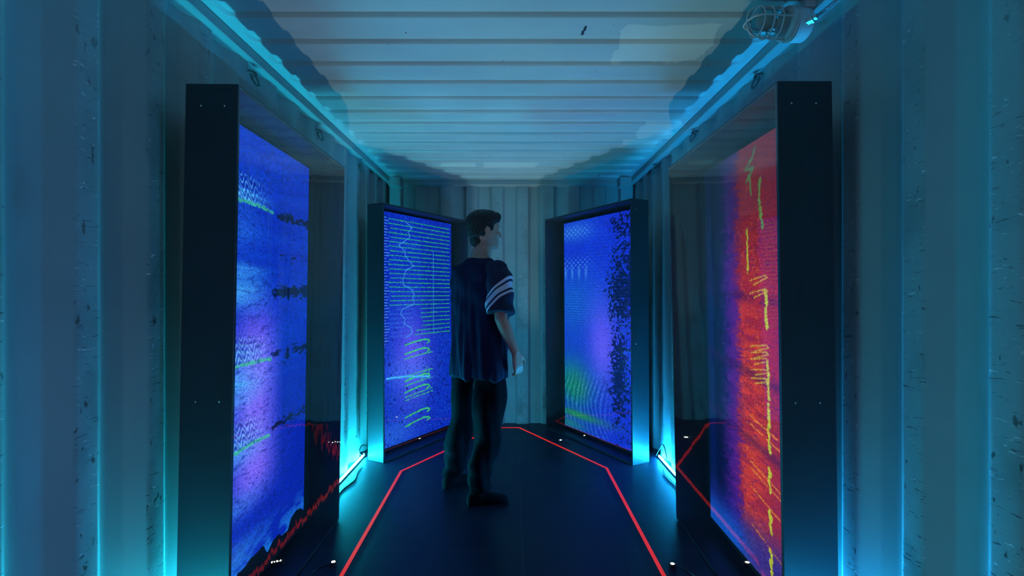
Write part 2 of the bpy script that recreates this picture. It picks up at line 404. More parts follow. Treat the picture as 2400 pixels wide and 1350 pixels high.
def pic_right_near():        # u: 0 near edge, 1 far edge
    c = base((2, 9, 58)); n = vnoise(26, 300, 41); n2 = vnoise(9, 70, 42); n3 = vnoise(60, 420, 43)
    c = blend(c, sst(-U, -.9, -.6)*.8, (10, 20, 110))
    c = blend(c, np.exp(-((U-.93)/.05)**2)*.45, (8, 34, 130))
    e = U+.10*(n-.5)+.06*(n2-.5)
    c = blend(c, sst(-e, -.82, -.60), (86, 26, 150))
    c = blend(c, sst(-e, -.62, -.48)*.97, (178, 40, 62))
    hot = sst(-e, -.60, -.50)*sst(e, .20, .36)
    c = blend(c, hot*(.35+.65*sst(-V, -.8, -.4))*sst(n2+.4*n, .4, .8)*.85, (226, 66, 52))
    c = blend(c, sst(-e, -.22, -.02)*.6*(.5+n2*.8), (120, 30, 110))
    c = blend(c, sst(n, .62, .95)*sst(-e, -.72, -.6)*.55, (110, 24, 120))
    c = blend(c, sst(n3, .80, .95)*hot*.6, (250, 150, 50))
    c = blend(c, sst(-V, -.16, -.05)*.75, (30, 50, 170)); c = blend(c, sst(-V, -.10, -.02)*sst(U, .3, .7)*.9, (20, 100, 220))
    for v in (.44, .62, .28): c = blend(c, np.exp(-((V-v-.05*U)/.012)**2)*.5*sst(n2+n*.5, .4, .8), (50, 14, 90))
    yl = (205, 215, 60)
    for (v0, v1, u) in ((.655, .575, .255), (.495, .42, .245), (.405, .30, .245), (.262, .215, .245), (.165, .125, .243), (.08, .03, .24)):
        c = stroke(c, [(u+.008, v0), (u-.004, (v0+v1)/2+.012), (u+.008, (v0+v1)/2), (u-.004, v1)], .014, yl, .97, .018, int(v0*500))
    c = stroke(c, [(.44, .80), (.44, .70)], .011, yl, .95, .016, 3)
    c = stroke(c, [(.30, .905), (.31, .86), (.28, .80)], .014, (130, 205, 90), .9, .02, 4); c = stroke(c, [(.42, .93), (.40, .925), (.39, .88)], .010, (120, 200, 90), .9, .01, 5)
    c = stroke(c, [(.34, .985), (.37, .965), (.45, .945), (.36, .94), (.44, .915)], .009, (110, 200, 110), .9, .008, 6)
    for v in (.685, .655, .53, .515, .50, .475, .455): c = stroke(c, [(.42, v-.004), (.26, v+.006), (.24, v+.001), (.38, v-.014)], .0045, (220, 190, 60), .8, .005, int(v*300))
    for v in (.36, .34, .25, .235, .19, .10): c = stroke(c, [(.44, v), (.2, v-.02), (.06, v-.03)], .0045, (245, 150, 50), .8, .008, int(v*310))
    return c*(.62+.38*sst(-V, -.95, -.60))[..., None]

def to_lin(c): return np.where(c <= .04045, c/12.92, ((c+.055)/1.055)**2.4)

def screen_mat(name, g=1.0):
    m = bpy.data.materials.new(name); m.use_nodes = True; nt = m.node_tree; N = nt.nodes.new; L = nt.links.new
    b = nt.nodes['Principled BSDF']
    at = N('ShaderNodeAttribute'); at.attribute_name = 'picture'
    tc = N('ShaderNodeTexCoord'); n = N('ShaderNodeTexNoise'); n.inputs['Scale'].default_value = 210; n.inputs['Detail'].default_value = 2
    mp = N('ShaderNodeMapping'); mp.inputs['Scale'].default_value = (.35, .35, 1); L(tc.outputs['Object'], mp.inputs[0]); L(mp.outputs[0], n.inputs['Vector'])
    r = N('ShaderNodeMapRange'); r.inputs[1].default_value = .35; r.inputs[2].default_value = .65; r.inputs[3].default_value = .62*SCREEN_GAIN*g; r.inputs[4].default_value = 1.3*SCREEN_GAIN*g
    L(n.outputs['Fac'], r.inputs[0])
    b.inputs['Base Color'].default_value = (.008, .008, .01, 1); b.inputs['Roughness'].default_value = .4
    L(at.outputs['Color'], b.inputs['Emission Color']); L(r.outputs[0], b.inputs['Emission Strength'])
    return m

# ================================================================== LIGHT BOXES
m_box = pmat('black_lacquered_board', (.030, .042, .056), rough=.4, spec=.5, noise=.15, nscale=3, bump=.05, bscale=60)
m_inside = pmat('matt_black_lining', (.015, .016, .018), rough=.6, noise=.1)
m_screw = pmat('zinc_screw', (.75, .78, .8), rough=.2, metal=1)
def film_mat(name, bumpy):
    m = bpy.data.materials.new(name); m.use_nodes = True; nt = m.node_tree; N = nt.nodes.new; L = nt.links.new
    nt.nodes.remove(nt.nodes['Principled BSDF']); out = nt.nodes['Material Output']
    tc = N('ShaderNodeTexCoord'); mp = N('ShaderNodeMapping'); mp.inputs['Scale'].default_value = (1, 1, .18); L(tc.outputs['Object'], mp.inputs[0])
    n = N('ShaderNodeTexNoise'); n.inputs['Scale'].default_value = 9; n.inputs['Detail'].default_value = 3; L(mp.outputs[0], n.inputs['Vector'])
    bp = N('ShaderNodeBump'); bp.inputs['Strength'].default_value = bumpy; bp.inputs['Distance'].default_value = .01; L(n.outputs['Fac'], bp.inputs['Height'])
    fr = N('ShaderNodeFresnel'); fr.inputs['IOR'].default_value = 1.5; L(bp.outputs[0], fr.inputs['Normal'])
    mu = N('ShaderNodeMath'); mu.operation = 'MULTIPLY'; mu.use_clamp = True; L(fr.outputs[0], mu.inputs[0]); mu.inputs[1].default_value = 1.45
    ge = N('ShaderNodeNewGeometry'); fb = N('ShaderNodeMath'); fb.operation = 'SUBTRACT'; fb.inputs[0].default_value = 1; L(ge.outputs['Backfacing'], fb.inputs[1])
    mf = N('ShaderNodeMath'); mf.operation = 'MULTIPLY'; L(mu.outputs[0], mf.inputs[0]); L(fb.outputs[0], mf.inputs[1])
    tr = N('ShaderNodeBsdfTransparent'); tr.inputs[0].default_value = (.97, .98, .98, 1)
    gl = N('ShaderNodeBsdfGlossy'); gl.inputs['Roughness'].default_value = .03; L(bp.outputs[0], gl.inputs['Normal'])
    mx = N('ShaderNodeMixShader'); L(mf.outputs[0], mx.inputs[0]); L(tr.outputs[0], mx.inputs[1]); L(gl.outputs[0], mx.inputs[2]); L(mx.outputs[0], out.inputs[0])
    return m

def light_box(label, P0b, P1b, P0t, P1t, H, D, side, pic, bumpy, marg, flip, zpic=(.05, 1.925), recess=.13):
    """P0 near front corner, P1 far front corner (bottom and top); side -1 left wall, +1 right wall"""
    P0b, P1b, P0t, P1t = map(Vector, (P0b, P1b, P0t, P1t))
    Wd = (P1t-P0t).length; u2 = (P1t-P0t).normalized(); n2 = Vector((-u2.y, u2.x)) if side < 0 else Vector((u2.y, -u2.x))
    if n2.x*side < 0: n2 = -n2
    def P(s, t, z):
        k = z/H; a = (P0b.lerp(P0t, k)).lerp(P1b.lerp(P1t, k), s/Wd)+n2*t
        return Vector((a.x, a.y, z))
    c = P(Wd/2, D/2, 0); base = (c.x, c.y, 0)
    root = thing('light_box', label, 'display', base, 'tall light boxes with glowing spectrogram pictures')
    def slab(name, s0, s1, t0, t1, z0, z1, mat, bevel=.0015):
        mb = MB(); mb.hexa([P(s0,t0,z0), P(s1,t0,z0), P(s1,t1,z0), P(s0,t1,z0), P(s0,t0,z1), P(s1,t0,z1), P(s1,t1,z1), P(s0,t1,z1)])
        return mb.build(name, mat, root, base, bevel=bevel)
    T = .016
    near = slab('side_panel', 0, T, 0, D, T, H-T, m_box); far = slab('side_panel', Wd-T, Wd, 0, D, T, H-T, m_box)
    slab('top_panel', 0, Wd, 0, D, H-T, H, m_box); slab('bottom_panel', 0, Wd, 0, D, 0.001, T, m_box)
    slab('back_panel', T, Wd-T, D-.01, D-.001, T, H-T, m_inside)
    slab('front_film', T*.25, Wd-T*.25, .002-.0035, .0035-.0035, T*.4, H-T*.4, film_mat('clear_gloss_film', bumpy), 0)
    # picture panel: a dense sheet whose vertices carry the picture, with a 12 mm body
    s0, s1 = marg[0], Wd-marg[1]; z0, z1 = zpic
    uu = np.linspace(0, 1, PW); vv = np.linspace(0, 1, PH)
    A = np.array([P(s0, recess, 0), P(s1, recess, 0), P(s0, recess, H), P(s1, recess, H)])-np.array(base)
    zz = (z0+(z1-z0)*vv)/H
    bot = A[0][None]*(1-uu)[:, None]+A[1][None]*uu[:, None]; topp = A[2][None]*(1-uu)[:, None]+A[3][None]*uu[:, None]
    co = bot[None]*(1-zz)[:, None, None]+topp[None]*zz[:, None, None]
    co = co.reshape(-1, 3); nv = len(co)
    off = np.array((n2.x, n2.y, 0))*.012
    corners = [0, PW-1, PW*PH-1, PW*(PH-1)]
    co2 = np.vstack([co, co[corners]+off])
    idx = np.arange(PW*PH).reshape(PH, PW)
    q = np.stack([idx[:-1, :-1], idx[:-1, 1:], idx[1:, 1:], idx[1:, :-1]], -1).reshape(-1, 4)
    if side > 0: q = q[:, ::-1]
    # front normal must look at the room
    q = q.tolist(); bk = [nv, nv+1, nv+2, nv+3]; q.append(bk[::-1] if side < 0 else bk)
    me = bpy.data.meshes.new('picture_panel'); me.from_pydata(co2.tolist(), [], q)
    # rim
    img = to_lin(pic()); 
    if flip: img = img[:, ::-1]
    col = np.ones((len(co2), 4), np.float32); col[:nv, :3] = img.reshape(-1, 3); col[nv:, :3] = 0
    at = me.color_attributes.new('picture', 'FLOAT_COLOR', 'POINT'); at.data.foreach_set('color', col.ravel())
    me.materials.append(screen_mat('glowing_picture', {pic_left_near: 1.35, pic_right_near: .95}.get(pic, 1.1)))
    po = bpy.data.objects.new('picture_panel', me); C.objects.link(po); po.parent = root
    slab('screen_casing', s0-.004, s1+.004, recess+.006, D-.012, z0-.004, z1+.004, m_inside, .001)
    for z in (H-.075, H*.46, .085):
        for t in (D*.25, D*.70):
            for sd, s in ((near, -.0012),):
                mb = MB(); o = P(s, t, z); ax = Vector((-u2.x, -u2.y, 0)); mb.lathe(o, ax, [(-.001, .0035), (.0005, .0035), (.0016, .0022), (.002, .0006)], 12)
                mb.build('screw', m_screw, root, base, smooth=40)
    return root

light_box('black light box at left front glowing blue and violet with dark horizontal streaks',
          (-.967, 1.73), (-.985, 2.895), (-.928, 1.727), (-.947, 2.878), 1.985, .175, -1, pic_left_near, .32, (.16, .18), False, (.05, 1.935))
light_box('black light box at right front glowing red and orange with yellow-green dashes',
          (.909, 1.71), (.926, 2.909), (.878, 1.702), (.873, 2.878), 1.985, .182, 1, pic_right_near, .03, (.14, .18), False, (.09, 1.915))
light_box('black light box in far left corner glowing blue with rows of thin green lines',
          (-.976, 3.845), (-.42, 4.83), (-.989, 3.877), (-.43, 4.864), 1.965, .16, -1, pic_left_far, .02, (.135, .10), False, (.05, 1.93), .125)
light_box('black light box in far right corner glowing blue with dark specks',
          (.885, 3.793), (.31, 4.84), (.855, 3.703), (.295, 4.779), 1.965, .16, 1, pic_right_far, .02, (.04, .14), True, (.05, 1.915), .12)

# ================================================================== LED STRIPS AND FLOOR SPOTLIGHTS
def strip(label, X, sgn, col, y0, y1):
    e = thing('led_strip', label, 'light', (X, (y0+y1)/2, 0), 'blue light strips along the foot of the walls'); bs = tuple(e.location)
    mb = MB(); mb.box((X-.009, y0, .0), (X+.009, y1, .0125)); mb.build('strip_channel', pmat('grey_plastic', (.3, .32, .33), .5), e, bs)
    mb = MB(); mb.tube([(X, y, .018) for y in (y0+.01, y1-.01)], .0055, 8)
    mb.build('light_tube', pmat('blue_glowing_tube', (0, 0, 0), emit=col, estr=STRIP_POWER), e, bs, smooth=50)
    return e
strip('glowing blue-green light strip on the floor along the left wall', XL+.026, -1, STRIP_L, 1.42, 4.02)
strip('glowing azure light strip on the floor along the right wall', XR-.024, 1, STRIP_R, 1.42, 3.98)

m_puck = pmat('black_spotlight_housing', (.02, .02, .022), .35)
m_lens = pmat('white_lit_lens', (.2, .2, .2), emit=PUCK_COL, estr=PUCK_POWER)
def puck(x, y, label):
    e = thing('floor_spotlight', label, 'light', (x, y, 0), 'small white spotlights on the floor')
    mb = MB(); mb.lathe((x, y, 0), (0, 0, 1), [(0, .017), (.015, .017), (.017, .015), (.017, .0095), (.013, .0095)], 24); mb.build('housing', m_puck, e, (x, y, 0), smooth=40)
    mb = MB(); mb.lathe((x, y, 0), (0, 0, 1), [(.0135, .009), (.0160, .0085), (.0175, .005), (.018, .001)], 20); mb.build('lens', m_lens, e, (x, y, 0), smooth=60)
    mb = MB(); sx = -1 if x < 0 else 1
    mb.tube([(x+sx*.02, y, .004), (x+sx*.06, y-.03, .003), (x+sx*.075, y-.08, .003)], .0025, 6); mb.build('lead', m_puck, e, (x, y, 0), smooth=60)
    sl = bpy.data.lights.new('spot_beam', 'SPOT'); sl.energy = SPOT_W; sl.color = PUCK_COL; sl.spot_size = math.radians(78); sl.spot_blend = 1; sl.shadow_soft_size = .004
    so_ = bpy.data.objects.new('spot_beam', sl); C.objects.link(so_); so_.parent = e; so_.location = (0, 0, .024); so_.rotation_euler = (PI, 0, 0)
    return e
puck(-.846, 2.407, 'small bright spotlight on the floor in front of the left front box')
puck(.743, 2.39, 'small bright spotlight on the floor in front of the right front box')
puck(-.53, 4.30, 'small bright spotlight on the floor behind the person\'s left leg')
puck(.407, 4.40, 'small bright spotlight on the red line near the far right box')
# ================================================================== RED LINE ON THE FLOOR
line = [(-.790, .35), (-.778, 2.317), (-.805, 3.675), (-.172, 4.86), (.055, 4.865), (.682, 3.737), (.6816, 2.317), (.690, .35)]
line[0] = (-.774, .35)
def ribbon(mb, pts, w, z0, z1):
    P = [Vector(p) for p in pts]; Lf, Rt = [], []
    for i, p in enumerate(P):
        d1 = (p-P[i-1]).normalized() if i else (P[1]-p).normalized(); d2 = (P[i+1]-p).normalized() if i < len(P)-1 else d1
        n1 = Vector((-d1.y, d1.x)); n2 = Vector((-d2.y, d2.x)); m = (n1+n2).normalized(); k = w/2/max(m.dot(n1), .3)
        Lf.append(p+m*k); Rt.append(p-m*k)
    mb.rings([[(l.x, l.y, z0), (r.x, r.y, z0), (r.x, r.y, z1), (l.x, l.y, z1)] for l, r in zip(Lf, Rt)])
mb = MB(); ribbon(mb, line, .019, 0.0003, .0016)
tag(mb.build('floor_line', pmat('red_glowing_line', (.6, .03, .02), .4, emit=srgb(232, 34, 26), estr=.68)), 'thin glowing red line laid in a long polygon on the black floor', 'tape')

# ================================================================== CABLES, LASHING RINGS
m_cable = pmat('black_cable', (.02, .022, .025), .35)
def curve_pts(ctrl, n=60):
    P = [Vector(c) for c in ctrl]; out = []
    P = [P[0]*2-P[1]]+P+[P[-1]*2-P[-2]]
    seg = len(P)-3
    for i in range(n+1):
        f = i/n*seg; k = min(int(f), seg-1); t = f-k; a, b_, c, d = P[k:k+4]
        out.append(.5*((2*b_)+(c-a)*t+(2*a-5*b_+4*c-d)*t*t+(3*b_-a-3*c+d)*t**3))
    return out
def cable(ctrl, label, r=.004, mat=None):
    mb = MB(); mb.tube(curve_pts(ctrl), r, 8); return tag(mb.build('power_cable', mat or m_cable, smooth=60), label, 'cable')
cable([(-1.10, 2.98, .003), (-1.085, 3.1, .003), (-1.11, 3.3, .003), (-1.085, 3.5, .003), (-1.12, 3.68, .005), (-1.135, 3.84, .010)], 'black cable lying on the floor beside the left light strip', .003)
cable([(-1.155, 4.0, .02), (-1.165, 3.90, .05), (-1.155, 3.84, .10), (-1.15, 3.90, .12), (-1.155, 4.02, .08)], 'small black cable loop rising at the back of the far left box')
cable([(1.10, 3.96, .02), (1.12, 3.90, .10), (1.115, 3.80, .15), (1.12, 3.74, .08), (1.12, 3.80, .03)], 'small black cable loop rising at the back of the far right box')
cable([(1.07, 3.0, .005), (1.06, 3.15, .005), (1.08, 3.4, .005), (1.07, 3.6, .005), (1.10, 3.76, .006)], 'black cable lying on the floor beside the right light strip', .003)

m_ring = pmat('painted_steel_ring', (.10, .09, .085), .5, noise=.5, nscale=60)
def lashing(x, y, z, sgn, label):
    e = thing('lashing_ring', label, 'ring', (x, y, z), 'lashing rings under the roof rails'); bs = (x, y, z)
    mb = MB(); mb.tube([(x-sgn*(.016+.012*math.cos(a)), y-.004+.012*math.cos(a)-.012*math.sin(a), z-.014+.026*math.sin(a-.6)) for a in np.linspace(0, 2*PI, 22)[:-1]], .0045, 8, closed=True)
    mb.build('ring', m_ring, e, bs, smooth=60)
    mb = MB(); mb.tube([(x+sgn*.002, y-.035, z+.012), (x-sgn*.013, y-.02, z+.014), (x-sgn*.017, y-.005, z+.014), (x-sgn*.013, y+.012, z+.014), (x+sgn*.002, y+.028, z+.012)], .007, 8)
    mb.build('bracket', m_ring, e, bs, smooth=60)
for (x, y, z, s, lab) in ((XL, 2.34, 2.268, -1, 'steel lashing ring on the left wall above the left front box, nearest of its row'),
                          (XL, 3.13, 2.255, -1, 'steel lashing ring on the left wall, middle one of its row'),
                          (XL, 3.97, 2.255, -1, 'steel lashing ring on the left wall, farthest of its row'),
                          (XR, 2.41, 2.285, 1, 'steel lashing ring on the right wall above the right front box, nearest of its row'),
                          (XR, 3.25, 2.285, 1, 'steel lashing ring on the right wall, middle one of its row'),
                          (XR, 4.12, 2.275, 1, 'steel lashing ring on the right wall, farthest of its row')):
    lashing(x, y, z, s, lab)

# ================================================================== BULKHEAD LAMP (unlit)
ly, lz = 1.93, 2.288
e = thing('bulkhead_lamp', 'unlit grey jelly-jar lamp in a wire cage under the roof at top right', 'lamp', (1.02, ly, lz)); bs = (1.02, ly, lz)
AX = Vector((-1, -.10, .015)).normalized(); O = Vector((1.095, ly, lz))
m_cast = pmat('grey_cast_aluminium', (.68, .69, .70), .45, noise=.1, bump=.1, bscale=200)
mb = MB(); mb.lathe(O, AX, [(-.012, .030), (-.010, .050), (0, .060), (.040, .062), (.044, .058), (.050, .058), (.054, .064), (.060, .064), (.062, .060), (.066, .060), (.068, .063), (.078, .062), (.080, .054), (.082, .044)], 40)
mb.build('lamp_body', m_cast, e, bs, smooth=35)
m_gl = bpy.data.materials.new('clear_glass_jar'); m_gl.use_nodes = True
bb = m_gl.node_tree.nodes['Principled BSDF']; bb.inputs['Transmission Weight'].default_value = 1; bb.inputs['Roughness'].default_value = .02; bb.inputs['IOR'].default_value = 1.12; bb.inputs['Base Color'].default_value = (.85, .95, .95, 1)
jar = [(.080, .046), (.14, .046), (.175, .044), (.197, .034), (.207, .020), (.211, .004)]
mb = MB(); mb.lathe(O, AX, jar+[(.208, .003), (.204, .018), (.194, .031), (.173, .041), (.14, .043), (.080, .043)], 32, cap=False); mb.build('glass_jar', m_gl, e, bs, smooth=50)
mb = MB(); mb.lathe(O, AX, [(.082, .018), (.112, .018), (.114, .014)], 24); mb.build('bulb_socket', pmat('white_porcelain', (.75, .74, .7), .3), e, bs, smooth=40)
mb = MB(); mb.lathe(O, AX, [(.112, .013), (.125, .018), (.145, .028), (.165, .030), (.18, .022), (.188, .008), (.189, .001)], 24)
mb.build('light_bulb', pmat('frosted_bulb', (.55, .62, .55), .15), e, bs, smooth=60)
A1 = AX.orthogonal().normalized(); A1 = (Vector((0, 0, 1))-AX*AX.z).normalized(); A2 = AX.cross(A1)
mb = MB()
for h in (.115, .150, .185):
    rr = .056 if h < .18 else .053
    mb.tube([O+AX*h+(A1*math.cos(a)+A2*math.sin(a))*rr for a in np.linspace(0, 2*PI, 33)[:-1]], .0032, 8, closed=True)
for a0 in (0, PI/2):
    d = A1*math.cos(a0)+A2*math.sin(a0)
    pts_ = [O+AX*.078+d*.060, O+AX*.12+d*.057, O+AX*.185+d*.055, O+AX*.205+d*.048, O+AX*.220+d*.032, O+AX*.226, O+AX*.220-d*.032, O+AX*.205-d*.048, O+AX*.185-d*.055, O+AX*.12-d*.057, O+AX*.078-d*.060]
    mb.tube(curve_pts(pts_, 40), .0036, 8)
mb.build('wire_cage', m_cast, e, bs, smooth=60)
mb = MB(); mb.box((1.075, ly-.05, 2.335), (1.12, ly+.05, 2.3705)); mb.build('mounting_bracket', m_cast, e, bs, bevel=.003)
cp = O+AX*.012-Vector((0, .062, .012))
mb = MB(); mb.lathe(cp, (.5, -.8, .1), [(-.012, .014), (.004, .014), (.004, .017), (.012, .017), (.012, .011), (.024, .011)], 6); mb.build('cable_gland', pmat('bright_zinc', (.6, .62, .65), .25, metal=1), e, bs, smooth=30)
cpath = curve_pts([cp+Vector((.01, -.018, 0)), cp+Vector((.026, -.06, .010)), (1.125, 1.72, 2.302), (1.118, 1.50, 2.318), (1.115, 1.15, 2.332), (1.112, .6, 2.336)], 420)
mb = MB(); mb.tube(cpath, [.0058+.0012*math.sin(i*1.9) for i in range(len(cpath))], 8)
tag(mb.build('armoured_cable', pmat('spiral_steel_sheath', (.55, .57, .6), .3, metal=.9), smooth=60), 'silver armoured cable running along the right roof rail from the caged lamp', 'cable')
# ================================================================== PERSON
def remesh(mb, name, voxel, mat, base, parent, fold=None, smooth_it=4, keep=None):
    """fuse overlapping lofts into one continuous surface, then smooth and fold it"""
    me = bpy.data.meshes.new('tmp'); bx = Vector(base)
    me.from_pydata([tuple(Vector(v)-bx) for v in mb.v], [], mb.f)
    import bmesh
    bm = bmesh.new(); bm.from_mesh(me); bmesh.ops.recalc_face_normals(bm, faces=bm.faces); bm.to_mesh(me); bm.free()
    ob = bpy.data.objects.new('tmp', me); C.objects.link(ob)
    r = ob.modifiers.new('r', 'REMESH'); r.mode = 'VOXEL'; r.voxel_size = voxel; r.adaptivity = 0
    sm = ob.modifiers.new('s', 'SMOOTH'); sm.factor = .5; sm.iterations = smooth_it
    dg = bpy.context.evaluated_depsgraph_get(); ev = ob.evaluated_get(dg)
    me2 = bpy.data.meshes.new_from_object(ev); me2.name = name
    bpy.data.objects.remove(ob); bpy.data.meshes.remove(me)
    if fold is not None:
        n = len(me2.vertices); co = np.empty(n*3); me2.vertices.foreach_get('co', co); co = co.reshape(-1, 3)
        no = np.empty(n*3); me2.vertices.foreach_get('normal', no); no = no.reshape(-1, 3)
        co = co+no*fold(co+np.array(base))[:, None]; me2.vertices.foreach_set('co', co.ravel()); me2.update()
    me2.materials.clear(); me2.materials.append(mat)
    me2.polygons.foreach_set('use_smooth', [True]*len(me2.polygons))
    o2 = bpy.data.objects.new(name, me2); C.objects.link(o2); o2.parent = parent
    return o2

TH = math.radians(45); F = Vector((math.cos(TH), math.sin(TH), 0)); R = Vector((math.sin(TH), -math.cos(TH), 0)); Z = Vector((0, 0, 1))
HC = Vector((-.205, 3.165, 0))                # under the pelvis
def B(r, f, z, o=HC): return o+R*r+F*f+Z*z
def oval(c, a, b_, ra, rb, n=28, p=2.0):
    out = []
    for k in range(n):
        t = 2*PI*k/n; ct, st = math.cos(t), math.sin(t)
        q = (abs(ct)**p+abs(st)**p)**(-1/p); out.append(c+a*(ra*ct*q)+b_*(rb*st*q))
    return out
def loft(mb, secs, a=R, b_=F, p=2.3): mb.rings([oval(c, a, b_, ra, rb, p=p) for c, ra, rb in secs])
def limb(mb, pts, n=20):
    mb.tube([p for p, r in pts], [r for p, r in pts], n)

pbase = (-.25, 3.20, 0)
person = thing('person', 'person in dark t-shirt with striped sleeve and baggy trousers, standing turned away to the right', 'person', pbase)
m_skin = pmat('skin', (.50, .30, .21), .5, noise=.08, nscale=14)
m_skin.node_tree.nodes['Principled BSDF'].inputs['Subsurface Weight'].default_value = .12
m_skin.node_tree.nodes['Principled BSDF'].inputs['Subsurface Radius'].default_value = (.01, .004, .002)
body = MB()
# torso under the shirt
loft(body, [(B(0, 0, .84), .150, .105), (B(0, 0, .93), .165, .115), (B(0, .0, 1.05), .140, .10), (B(0, .01, 1.18), .150, .105), (B(0, .005, 1.32), .160, .105), (B(0, -.005, 1.40), .140, .085), (B(0, -.012, 1.46), .085, .060)])
# neck and head, the head turned further to the right than the chest
tb = math.radians(22); Fh = Vector((math.cos(tb), math.sin(tb), 0)); Rh = Vector((math.sin(tb), -math.cos(tb), 0))
NB = B(0, -.010, 1.46); HO = B(.006, .028, 1.665)
body.tube([NB, NB.lerp(HO, .25)+Z*.0, Vector((HO.x, HO.y, 1.58)), Vector((HO.x, HO.y, 1.64))-Fh*.01], [.070, .058, .055, .055], 24)
def Hd(r, f, z): return HO+Rh*r+Fh*f+Z*z
secs = [(-.112, .022, .026, .060), (-.100, .040, .042, .048), (-.080, .050, .062, .028), (-.050, .060, .082, .008), (-.010, .069, .094, 0), (.030, .073, .099, -.004), (.065, .070, .095, -.006), (.092, .056, .078, -.006), (.108, .034, .048, -.006), (.114, .012, .016, -.006)]
body.rings([oval(Hd(0, f, z), Rh, Fh, ra, rb, p=2.2) for z, ra, rb, f in secs])
body.rings([oval(Hd(0, f, z), Rh, Fh, ra, rb, 16) for z, ra, rb, f in [(.012, .007, .012, .088), (-.010, .010, .017, .094), (-.030, .016, .020, .098), (-.038, .013, .012, .094)]])   # nose
body.ellipsoid(Hd(0, .082, .022), (Rh, Fh, Z), (.048, .018, .010))                  # brow ridge
body.ellipsoid(Hd(0, .084, -.062), (Rh, Fh, Z), (.022, .014, .006)); body.ellipsoid(Hd(0, .083, -.073), (Rh, Fh, Z), (.019, .013, .006))   # lips
body.ellipsoid(Hd(0, .076, -.100), (Rh, Fh, Z), (.018, .016, .014))                 # chin
for s in (-1, 1):
    body.ellipsoid(Hd(s*.040, .068, -.020), (Rh, Fh, Z), (.022, .022, .016))        # cheek
    e0 = Hd(s*.073, -.002, -.012)
    body.rings([oval(e0+Rh*(s*d), (Fh*.95+Z*.2).normalized(), (Z*.97-Fh*.22).normalized(), a, b_, 16) for d, a, b_ in ((-.006, .010, .018), (.004, .015, .027), (.010, .019, .033), (.014, .018, .032), (.015, .012, .026))])
# arms: upper arm, forearm, palm, five fingers
def arm(s, elbow, wrist, hdir, curl, thumb):
    sh = B(s*.170, -.005, 1.400)
    limb(body, [(B(s*.10, -.005, 1.405), .045), (sh, .047), (sh.lerp(elbow, .35), .047), (sh.lerp(elbow, .75), .041), (elbow, .038), (elbow.lerp(wrist, .25), .040), (elbow.lerp(wrist, .7), .030), (wrist, .025)])
    hd = Vector(hdir).normalized(); th = Vector(thumb).normalized(); side = th; pn = hd.cross(side).normalized()*s*-1
    k = wrist+hd*.012
    body.rings([oval(wrist+hd*d, side, pn, a, b_, 18, 2.6) for d, a, b_ in ((-.02, .024, .021), (.015, .029, .018), (.05, .038, .016), (.085, .041, .014), (.098, .038, .011))])
    for i, (off, ln) in enumerate(((.029, .068), (.010, .076), (-.010, .070), (-.028, .056))):
        p0 = wrist+hd*.078+side*off; pts_ = [(p0, .0092)]; d = hd.copy(); p = p0+hd*.02
        pts_.append((p.copy(), .0092))
        for q in range(3):
            d = (Matrix.Rotation(curl*(.75+.25*q+.1*i), 3, side) @ d) if s > 0 else (Matrix.Rotation(-curl*(.75+.25*q+.1*i), 3, side) @ d)
            p = p+d*ln*(.42, .32, .26)[q]; pts_.append((p.copy(), (.0088, .0080, .0066)[q]))
        limb(body, pts_, 12)
    t0 = wrist+hd*.022+side*.022; t1 = t0+(hd*.6+side*.75).normalized()*.036; t2 = t1+(hd*.92+side*.30+pn*.1).normalized()*.030; t3 = t2+(hd*.98+side*.05).normalized()*.022
    limb(body, [(t0, .014), (t1, .0115), (t2, .0100), (t3, .0075)], 12)
elR = B(.235, -.045, 1.130); wrR = B(.250, .06, .925)
arm(1, elR, wrR, (F*.30-Z*.95-R*.05), .35, (F*.93+Z*.30))
elL = B(-.215, .06, 1.135); wrL = B(-.19, .20, .96)
arm(-1, elL, wrL, (F*.35-Z*.93), .35, (F*.93+Z*.33))
# legs and feet
ankR = Vector((-.215, 3.075, .085)); ankL = Vector((-.405, 3.355, .085))
hipR = B(.085, 0, .90); hipL = B(-.085, 0, .90)
kneR = hipR.lerp(ankR, .5)+F*.035+R*.01; kneL = hipL.lerp(ankL, .5)+F*.03-R*.01
for hp, kn, an in ((hipR, kneR, ankR), (hipL, kneL, ankL)):
    limb(body, [(hp, .085), (hp.lerp(kn, .5), .073), (kn, .056), (kn.lerp(an, .35), .054), (kn.lerp(an, .8), .038), (an, .036), (an-Z*.03, .034)])
def foot(mb, an, deg, grow=0, sock=False):
    a = math.radians(deg); d = Vector((math.cos(a), math.sin(a), 0)); w = Vector((-d.y, d.x, 0)); o = Vector((an.x, an.y, 0))
    rs = []
    for x, hw, h, zc in ((-.062, .014, .022, .030), (-.055, .026, .034, .036), (-.03, .034, .043, .045), (.0, .035, .047, .049), (.04, .037, .040, .042), (.09, .043, .031, .033), (.135, .047, .024, .026), (.165, .042, .020, .022), (.185, .030, .015, .018), (.193, .014, .009, .015)):
        rs.append(oval(o+d*(x+(grow if x > 0 else -grow)*.6)+Z*(max(zc, h+.001)+grow), w, Z, hw+grow, h+grow, 20, 2.3))
    mb.rings(rs)
for an, dg_ in ((ankR, 17), (ankL, 42)): foot(body, an, dg_, -.003)
body_o = remesh(body, 'body', .0046, m_skin, pbase, person, smooth_it=2)
# eyes (a slight detail, the face is turned away)
m_eye = pmat('eye_white', (.8, .8, .78), .2); 
for s in (-1, 1):
    mb = MB(); mb.ellipsoid(Hd(s*.031, .0805, .004), (Rh, Fh, Z), (.0125, .0095, .0075), 14, 10); mb.build('eye', m_eye, person, pbase, smooth=180)
